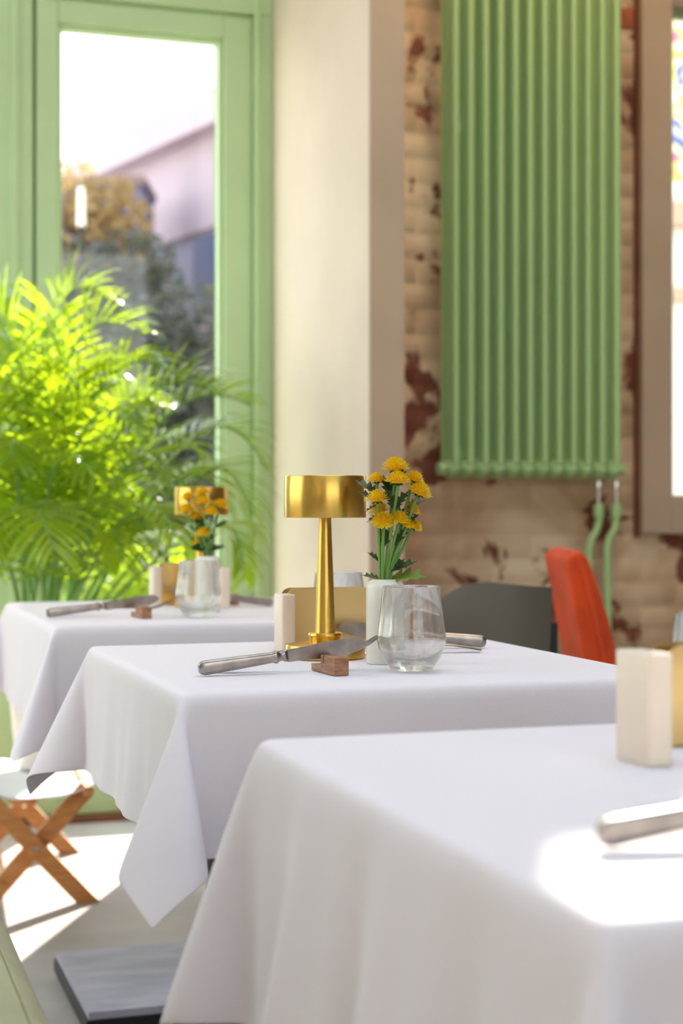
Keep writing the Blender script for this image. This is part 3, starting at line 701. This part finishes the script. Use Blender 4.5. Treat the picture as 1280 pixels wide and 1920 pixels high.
# farthest table
dup(kn, P(86, 1152, 2.93)[:2]+(TZ+.0088,), 0, 'blurred silver knife at the left of the farthest table', (0, D(-6), D(20)))
dup(fk, P(120, 1152, 3.0)[:2]+(TZ+.0035,), 0, 'blurred silver fork beyond the knife on the farthest table', (0, D(-7), D(14)))
dup(rest, P(266, 1160, 2.905)[:2]+(TZ+.0002,), D(22), 'walnut cutlery rest at the left of the farthest table')
dup(kn, P(512, 1112, 3.27)[:2]+(TZ+.0088,), 0, 'blurred knife at the right of the farthest table, handle to the right', (0, D(-6), D(18+160)))
dup(rest, P(431, 1125, 3.33)[:2]+(TZ+.0002,), D(10), 'walnut cutlery rest behind the far cream block at right')
# nearest table
dup(kn, (.150, .935, TZ+.0088), 0, 'blurred silver knife catching the sun on the nearest table', (0, D(-6.6), D(19)))
dup(rest, (.302, .955, TZ+.0002), D(22), 'walnut cutlery rest under the blade of the sunlit knife on the nearest table')

# ------------------------------------------------------------ chairs
def back_shell(mb, cx, cy, R, a0, a1, z0, z1f, th_, n=24, lean=0):
    vs = []; ks = []; rows = 10
    for s in (0, 1):
        for i in range(n+1):
            a = a0+(a1-a0)*i/n; f = i/n
            for j in range(rows+1):
                zt = z1f(f); z = z0+(zt-z0)*j/rows; r = R+(th_ if s else 0)+lean*(z-z0)
                vs.append((cx+r*math.cos(a), cy+r*math.sin(a), z))
    st = (n+1)*(rows+1); fs = []
    for s in (0, 1):
        for i in range(n):
            for j in range(rows):
                q = s*st+i*(rows+1)+j; fs.append((q, q+1, q+rows+2, q+rows+1))
    for i in range(n):
        for j in (0, rows): q = i*(rows+1)+j; fs.append((q, q+rows+1, q+rows+1+st, q+st))
    for j in range(rows):
        for i in (0, n): q = i*(rows+1)+j; fs.append((q, q+1, q+1+st, q+st))
    mb.add(vs, fs)
# grey curved chair: far side of the middle table, seen from behind its curved back
GC = Vector((.335, 3.22, 0))
gc = thing('curved_back_chair', 'grey-green chair with a curved shell back, behind the middle table', 'chair', GC, D(0), 'chairs on the far side of the tables')
mb = MB()
def ztop(f):
    t = (1+math.cos(D(176+136*f)))/1.67
    return .715+.09*(1-(1-min(1, t/.5))**2.5)-.012*max(0, t-.5)/.5
back_shell(mb, -.018, .10, .128, D(176), D(312), .5, ztop, .012, 30, lean=.06)
mb.build('backrest', M['chair_grey'], gc)
MB().lathe([(0, .43), (.15, .43), (.165, .445), (.165, .475), (.15, .49), (0, .492)], 40, (0, .12, 0)).build('seat', M['chair_grey'], gc)
for x, y in ((-.11, 0), (.11, .0), (-.12, .24), (.12, .24)): MB().tube([(x, y, .435), (x*1.35, (y-.12)*1.35+.12, 0)], [.011, .008], 10).build('leg', M['black'], gc)
MB().box(.078, .10, .0, .02, .44, .72).build('back_support', M['black'], gc, smooth=False)
# orange chair
OC = Vector((.60, 3.66, 0))
oc = thing('upholstered_chair', 'orange velvet chair seen from the side against the peeling wall', 'chair', OC, D(0), 'chairs on the far side of the tables')
def slab(pts, y0, y1, m, name, par, r=.02):
    # side profile (x,z) rounded across y
    mb = MB(); n = len(pts); c = Vector((sum(p[0] for p in pts)/n, 0, sum(p[1] for p in pts)/n)); rows = []
    K = 9
    for k in range(K):
        t = k/(K-1); y = y0+(y1-y0)*t; e = min(t, 1-t)*(y1-y0); s = 1-.12*(1-min(1, e/r))**2 if e < r else 1
        rows.append([(c.x+(p[0]-c.x)*s, y, c.z+(p[1]-c.z)*(1-(1-s)*.3)) for p in pts])
    vs = sum(rows, []); fs = [(k*n+i, k*n+(i+1) % n, (k+1)*n+(i+1) % n, (k+1)*n+i) for k in range(K-1) for i in range(n)]+[tuple(range(n-1, -1, -1)), tuple((K-1)*n+i for i in range(n))]
    mb.add(vs, fs); o = mb.build(name, m, par, ang=60); b = o.modifiers.new('bevel', 'BEVEL'); b.width = .012; b.segments = 3; b.limit_method = 'ANGLE'; return o
dz = 3.66; ox = lambda px: (px-640)/F*dz-OC.x
oz = lambda py: CZ-(py-HY)/F*dz
slab([(ox(1053), oz(1048)), (ox(1062), oz(1036)), (ox(1080), oz(1030)), (ox(1097), oz(1038)), (ox(1118), oz(1090)), (ox(1142), oz(1160)), (ox(1162), oz(1240)), (ox(1180), oz(1335)), (ox(1110), oz(1335)), (ox(1086), oz(1220)), (ox(1068), oz(1130))], -.02, .36, M['orange'], 'backrest', oc, .05)
MB().tube([(ox(1080), -.022, oz(1040)), (ox(1094), -.024, oz(1080)), (ox(1112), -.024, oz(1150)), (ox(1130), -.024, oz(1240))], .006, 8).build('piping', M['orange'], oc)
MB().box(-.02, .40, -.02, .38, .40, .50, bev=.02).build('seat', M['orange'], oc)
for x, y in ((.02, .02), (.37, .02), (.02, .34), (.37, .34)): MB().tube([(x, y, .41), (x, y, 0)], [.014, .010], 10).build('leg', M['black'], oc)
# sage chair at lower left
e0 = T(14, 1700, .48)
sc = thing('sage_chair', 'sage linen upholstered chair, only its seat corner at lower left', 'chair', (e0.x, e0.y, 0), th)
mb = MB(); mb.box(-.5, 0, -.62, .10, .375, .478, bev=.022); mb.build('seat', M['sage'], sc, bevel=.008)
mb = MB(); mb.tube([(-.026, -.60, .4785), (-.026, .07, .4785)], .0014, 8); mb.tube([(-.026, .07, .4785), (-.47, .07, .4785)], .0014, 8); mb.build('seam', M['sage'], sc)
mb = MB(); mb.box(-.58, -.49, -.62, .10, .375, .86, bev=.03); mb.build('backrest', M['sage'], sc)
for x, y in ((-.05, -.58), (-.05, .05), (-.52, -.58), (-.52, .05)): MB().tube([(x, y, .38), (x, y, 0)], [.016, .011], 10).build('leg', M['wood'], sc)

# ------------------------------------------------------------ low folding stool with canvas
f0 = T(166, 1692, 0); SW, SDp, SH = .25, .60, .285
st = thing('folding_stool', 'low folding beech stool with X legs and white canvas seat on the sunny floor', 'stool', (f0.x, f0.y, 0), D(14))
lt, lw = .018, .042
for j, y in enumerate((.0, SDp-.03)):
    for s in (0, 1):
        x0, x1 = (0, -SW) if s == 0 else (-SW, 0)
        yy = y+s*lt+.001*s
        d = Vector((x1-x0, 0, SH-.01)).normalized(); n_ = Vector((d.z, 0, -d.x))*lw/2
        p0 = Vector((x0, yy, 0)); p1 = Vector((x1, yy, SH-.01))
        e = lw/2*abs(d.x)/max(d.z, .1)
        vs = [p0+n_+d*(0-n_.z/d.z), p0-n_+d*(n_.z/d.z), p1-n_, p1+n_]
        MB().prism(vs, (0, 1, 0), lt).build('leg', M['wood'], st, smooth=False, bevel=.002)
    MB().tube([(-SW/2, y-.012, (SH-.01)/2), (-SW/2, y+.03, (SH-.01)/2)], .007, 12).build('bolt', M['chrome'], st)
MB().box(-.012, .012, -.01, SDp+.01, SH-.028, SH-.004, bev=.003).build('top_rail', M['wood'], st)
MB().box(-SW-.012, -SW+.012, -.01, SDp+.01, SH-.028, SH-.004, bev=.003).build('top_rail', M['wood'], st)
MB().tube([(-SW*.80, .01, SH*.20), (-SW*.80, SDp-.02, SH*.20)], .007, 10).build('cross_bar', M['wood'], st)
vs = []; nx, ny = 16, 20
for i in range(nx+1):
    for j in range(ny+1):
        t = i/nx; x = .013-(SW+.026)*t; vs.append((x, -.005+(SDp+.01)*j/ny, SH+.001-.03*math.sin(math.pi*t)**.7+.002*math.sin(j*1.7+i)))
cv = MB().add(vs, [(i*(ny+1)+j, (i+1)*(ny+1)+j, (i+1)*(ny+1)+j+1, i*(ny+1)+j+1) for i in range(nx) for j in range(ny)]).build('canvas_seat', M['canvas'], st, ang=180)
m = cv.modifiers.new('solidify', 'SOLIDIFY'); m.thickness = .002

# ------------------------------------------------------------ palm
PB = Vector((-.80, 4.27, SH-.022))
pm = thing('potted_palm', 'lush areca palm with arching backlit fronds before the green door', 'plant', PB)
MB().lathe([(0, 0), (.062, 0), (.066, .004), (.085, .19), (.088, .195), (.088, .2), (.081, .2), (.076, .17), (0, .17)], 40).build('pot', M['pot'], pm)
MB().lathe([(0, .171), (.0765, .171), (.05, .18), (0, .184)], 24).build('soil', M['soil'], pm)
def wall_limit(p):          # keep leaves on the room side of the doors and pillar
    r = p-O; a, b = r.dot(U), r.dot(V)
    if b > -.10: p = p-V*(b+.10)
    r = p-O; a = r.dot(U)
    if a > aPil-.03 and r.dot(V) > bP-.05: p = p-U*(a-(aPil-.03))
    if p.y < 3.62 and p.z < .8: p.y = 3.62
    return p
def frond(tip, ctl, L_=.26, pairs=30, seed=0, base=None, start=.28, flip=1, wide=.0050):
    rn = random.Random(seed); B = base or PB+Vector((rn.uniform(-.05, .05), rn.uniform(-.05, .05), .17))
    tip = Vector(tip); ctl = Vector(ctl); N = 24
    pt = lambda t: wall_limit(B*(1-t)**2+ctl*2*t*(1-t)+tip*t*t)
    cp = [pt(k/N) for k in range(N+1)]; mb = MB()
    mb.tube([p-PB for p in cp], [.0055*(1-.8*k/N)+.001 for k in range(N+1)], 6)
    mb.cur = 1
    for s in (-1, 1):
        for i in range(pairs):
            t = start+(1-start)*(i+.5*rn.random())/pairs; p = pt(t); tg = (pt(min(1, t+.02))-pt(t-.02)).normalized()
            q = (t-start)/(1-start); ln = L_*(.45+.75*math.sin(math.pi*min(1, q*.8+.18)))*rn.uniform(.8, 1.15)*(1-.35*q)
            side = tg.cross(Vector((0, 0, 1)));
            if side.length < .05: side = Vector((1, 0, 0))
            side.normalize(); upv = side.cross(tg).normalized()
            fw = .35+.65*q
            d = (side*s*(1-.25*q)+tg*fw+upv*rn.uniform(.25, .6)*flip).normalized(); wv = d.cross(upv).normalized()
            segs = 5; vs = []; pos = p.copy(); dd = d.copy(); w0 = wide*rn.uniform(.8, 1.15)
            for k in range(segs+1):
                f = k/segs; ww = w0*(.35+1.0*math.sin(math.pi*(.12+.80*f))) if k < segs else .0004
                nn = dd.cross(wv).normalized()
                vs += [wall_limit(pos-wv*ww), wall_limit(pos-nn*ww*.35), wall_limit(pos+wv*ww)]
                pos = pos+dd*ln/segs; dd = (dd+Vector((0, 0, -.10-.10*q))*(.5+f)).normalized()
            vs = [v-PB for v in vs]; fs = []
            for k in range(segs): a = k*3; fs += [(a, a+1, a+4, a+3), (a+1, a+2, a+5, a+4)]
            mb.add(vs, fs)
    mb.build('frond', [M['stem'], M['palm']], pm, ang=180)
FR = [ # tip px,py,d   control px,py,d   leaflet length
 ((270, 630, 4.35), (40, 470, 4.3), .24, 1.6), ((200, 560, 4.5), (20, 420, 4.45), .22, 1.2), ((-60, 560, 4.3), (60, 520, 4.3), .24, 1.2),
 ((330, 700, 4.2), (120, 560, 4.3), .22, .6), ((400, 740, 4.4), (220, 600, 4.4), .22, 1.2), ((470, 760, 4.5), (250, 640, 4.5), .24, 1.2),
 ((500, 880, 4.55), (360, 600, 4.5), .20, .4), ((480, 1010, 4.6), (420, 640, 4.55), .20, .3), ((430, 960, 4.3), (340, 720, 4.3), .20, .5),
 ((250, 800, 3.9), (120, 640, 4.1), .22, .4), ((180, 900, 3.8), (60, 700, 4.0), .24, .4), ((320, 900, 4.0), (220, 720, 4.1), .22, .5),
 ((-80, 760, 4.0), (20, 640, 4.1), .26, .6), ((-120, 900, 4.1), (-20, 720, 4.1), .26, .5), ((20, 860, 3.8), (30, 700, 3.95), .26, .4),
 ((100, 1040, 3.75), (40, 780, 3.9), .24, .2), ((-40, 1060, 3.9), (-20, 800, 4.0), .24, .3), ((230, 1060, 4.0), (190, 800, 4.05), .20, .2),
 ((330, 1010, 3.85), (260, 800, 4.0), .18, .3), ((380, 860, 4.6), (240, 690, 4.5), .22, .8), ((300, 760, 4.65), (160, 640, 4.6), .22, .9),
 ((90, 620, 4.6), (70, 560, 4.6), .24, 1.0), ((-30, 680, 4.5), (40, 600, 4.5), .24, .8), ((150, 720, 4.0), (90, 640, 4.1), .22, .8),
 ((60, 960, 4.5), (60, 760, 4.5), .24, .3), ((160, 980, 4.4), (130, 800, 4.4), .22, .3), ((270, 960, 4.5), (200, 780, 4.5), .2, .4), ((10, 760, 4.2), (50, 680, 4.2), .26, .7),
 ((120, 820, 4.2), (100, 700, 4.2), .26, .6), ((210, 700, 4.3), (130, 620, 4.3), .24, 1.0), ((350, 1060, 4.7), (340, 860, 4.6), .18, .2), ((455, 1090, 4.55), (470, 800, 4.5), .17, .2),
]
for i, (tp, ct, L_, fp) in enumerate(FR): frond(P(*tp), P(*ct), L_, 24 if tp[2] > 4.05 else 19, i, flip=fp)

# ------------------------------------------------------------ outside
gnd = MB().box(-60, 60, 2.5, 90, -.16, -.06).build('ground', M['pave'], smooth=False); gnd['kind'] = 'structure'
M['bounce_green'] = mat('bounce_lawn_green', srgb(132, 142, 112), .9, bump=1, bscale=40, var=.2, vscale=3)
bounce_lawn = MB().box(-60, 60, -60, 2.5, -.16, -.06).build('bounce_lawn', M['bounce_green'], smooth=False); bounce_lawn['kind'] = 'structure'  # unseen green ground added to send greenish light through the left window
def wpt(px, py, d): return P(px, py, d)
# receding building
A0 = Vector((-.9, 18.0, 0)); dirb = Vector((-.52, .854, 0)).normalized(); nb_ = Vector((-dirb.y, dirb.x, 0)); zr = 5.9
zr = CZ+(HY-212)/F*19.5
bd = thing('office_building', 'pale lavender building with a sloping roofline beyond the glass door', 'building', A0, math.atan2(dirb.y, dirb.x))
MB().box(-.7, 16, -4, 0, -.06, zr*.74).build('lower_wall', M['facade2'], bd, smooth=False)
MB().box(-.7, 16, -4, .10, zr*.74, zr*.93).build('upper_wall', M['facade'], bd, smooth=False)
MB().box(-.8, 16.2, -4.2, .35, zr*.93, zr).build('cornice', M['facade'], bd, smooth=False)
for lv in (.9, 3.1):
    for k in range(9):
        x = -1+k*1.7; f = MB(); f.box(x, x+1.0, -.04, .05, lv, lv+1.2); fo = f.build('window_surround', M['facade'], bd, smooth=False)
        MB().box(x+.08, x+.92, .04, .07, lv+.08, lv+1.12).build('window_pane', M['winpane'], fo, smooth=False)
b2 = thing('blue_building', 'low blue-grey building behind the trees outside', 'building', (-2.3, 18.5, 0))
MB().box(-1.5, 0, 0, 1.1, -.06, 4.7).build('wall', M['winpane'], b2, smooth=False)
MB().box(-1.55, .03, -.05, 1.15, 4.7, 4.8).build('roof', M['roofm'], b2, smooth=False)
def tree(name, label, base, cl, m, n, lsz, trunk=.1, seed=1, cat='tree'):
    rn = random.Random(seed); b = Vector(base); t = thing(name, label, cat, b)
    mb = MB()
    cz = sum(c[2] for c in cl)/len(cl)
    mb.tube([(0, 0, 0), (.03, 0, cz*.6), (0, 0, cz)], [trunk, trunk*.7, trunk*.4], 10)
    for c in cl: mb.tube([(0, 0, cz*.55), (c[0]*.6, c[1]*.6, c[2]*.9), tuple(c[:3])], [trunk*.4, trunk*.25, trunk*.1], 6)
    mb.build('trunk', M['bark'], t)
    fo = MB()
    for k in range(n):
        c = rn.choice(cl); v = Vector((rn.gauss(0, 1), rn.gauss(0, 1), rn.gauss(0, 1))).normalized()*c[3]*rn.random()**.4
        p = Vector(c[:3])+v*1.0; a = Vector((rn.gauss(0, 1), rn.gauss(0, 1), rn.gauss(0, 1))).normalized(); bb = a.cross(Vector((rn.gauss(0, 1), rn.gauss(0, 1), rn.gauss(0, 1)))).normalized()
        s = lsz*rn.uniform(.6, 1.3); fo.add([p-a*s, p+bb*s*.5, p+a*s, p-bb*s*.5], [(0, 1, 2, 3)])
    me = bpy.data.meshes.new('foliage'); me.from_pydata([tuple(v) for v in fo.v], [], fo.f); me.materials.append(m)
    o = bpy.data.objects.new('foliage', me); C.objects.link(o); o.parent = t; o['kind'] = 'stuff'; return t
tree('dark_tree', 'dark leafy tree seen low through the right half of the door glass', (-1.35, 11.5, -.06), [(0, 0, 1.6, .7), (.5, .3, 1.1, .7), (-.35, 0, 1.4, .6), (.2, 0, 2.1, .55), (.0, .2, .7, .6)], M['tree'], 6000, .055, .07, 2)
tree('dark_tree', 'dark tree with blue gaps seen left through the door glass', (-2.25, 13.6, -.06), [(0, 0, 2.2, .8), (.45, 0, 2.9, .5), (-.3, 0, 2.8, .6), (.1, .2, 1.5, .8), (.7, 0, 2.0, .6), (0, 0, .8, .6)], M['tree'], 6000, .055, .08, 3)
tree('autumn_tree', 'tan autumn tree against the white sky outside the door', (-2.95, 16.9, -.06), [(0, 0, 4.0, .7), (.5, 0, 4.05, .47), (-.45, 0, 3.8, .68), (.1, 0, 3.2, .8), (.55, 0, 3.4, .56)], M['autumn'], 4500, .06, .08, 4)
tree('garden_shrub', 'sunlit yellow-green shrub low outside the door glass', (-1.02, 7.6, -.06), [(0, 0, .66, .2), (.15, 0, .5, .2), (-.18, .1, .45, .18), (0, 0, .3, .22)], M['shrub'], 2600, .03, .02, 5, 'shrub')
tree('garden_shrub', 'dense green shrub further left outside the door glass', (-1.9, 9.4, -.06), [(0, 0, .6, .35), (.3, 0, .4, .3), (-.3, .1, .5, .3)], M['shrub'], 2600, .035, .02, 6, 'shrub')
tree('garden_shrub', 'green shrub low outside the right-hand window', (1.78, 8.2, -.06), [(0, 0, .75, .3), (.35, 0, .8, .3), (-.2, 0, .5, .3)], M['shrub'], 2600, .03, .02, 8, 'shrub')
lp = thing('lamp_post', 'slim white lamp post beyond the door glass', 'lamp post', (P(152, 400, 8.6).x, 8.6, -.06))
MB().tube([(0, 0, 0), (0, 0, 2.53)], .016, 8).build('post', M['black'], lp); MB().tube([(0, 0, 2.53), (0, 0, 2.74)], [.024, .02], 8).build('lamp_head', M['pot'], lp)
# wall with a mural outside the right-hand window
mw = thing('garden_building', 'white building with a colourful mural outside the right-hand window', 'building', (1.5, 10.2, 0))
MB().box(0, 5, 0, .3, -.06, 2.75).build('white_wall', M['pot'], mw, smooth=False)
MB().box(0, 5, -.06, 0, 2.28, 2.36).build('beam', M['trim'], mw, smooth=False)
MB().box(0, 5, -.08, .3, 2.75, 2.9).build('beam', M['trim'], mw, smooth=False)
MB().box(0, 5, .0, .3, 2.9, 5.2).build('mural', M['mural'], mw, smooth=False)
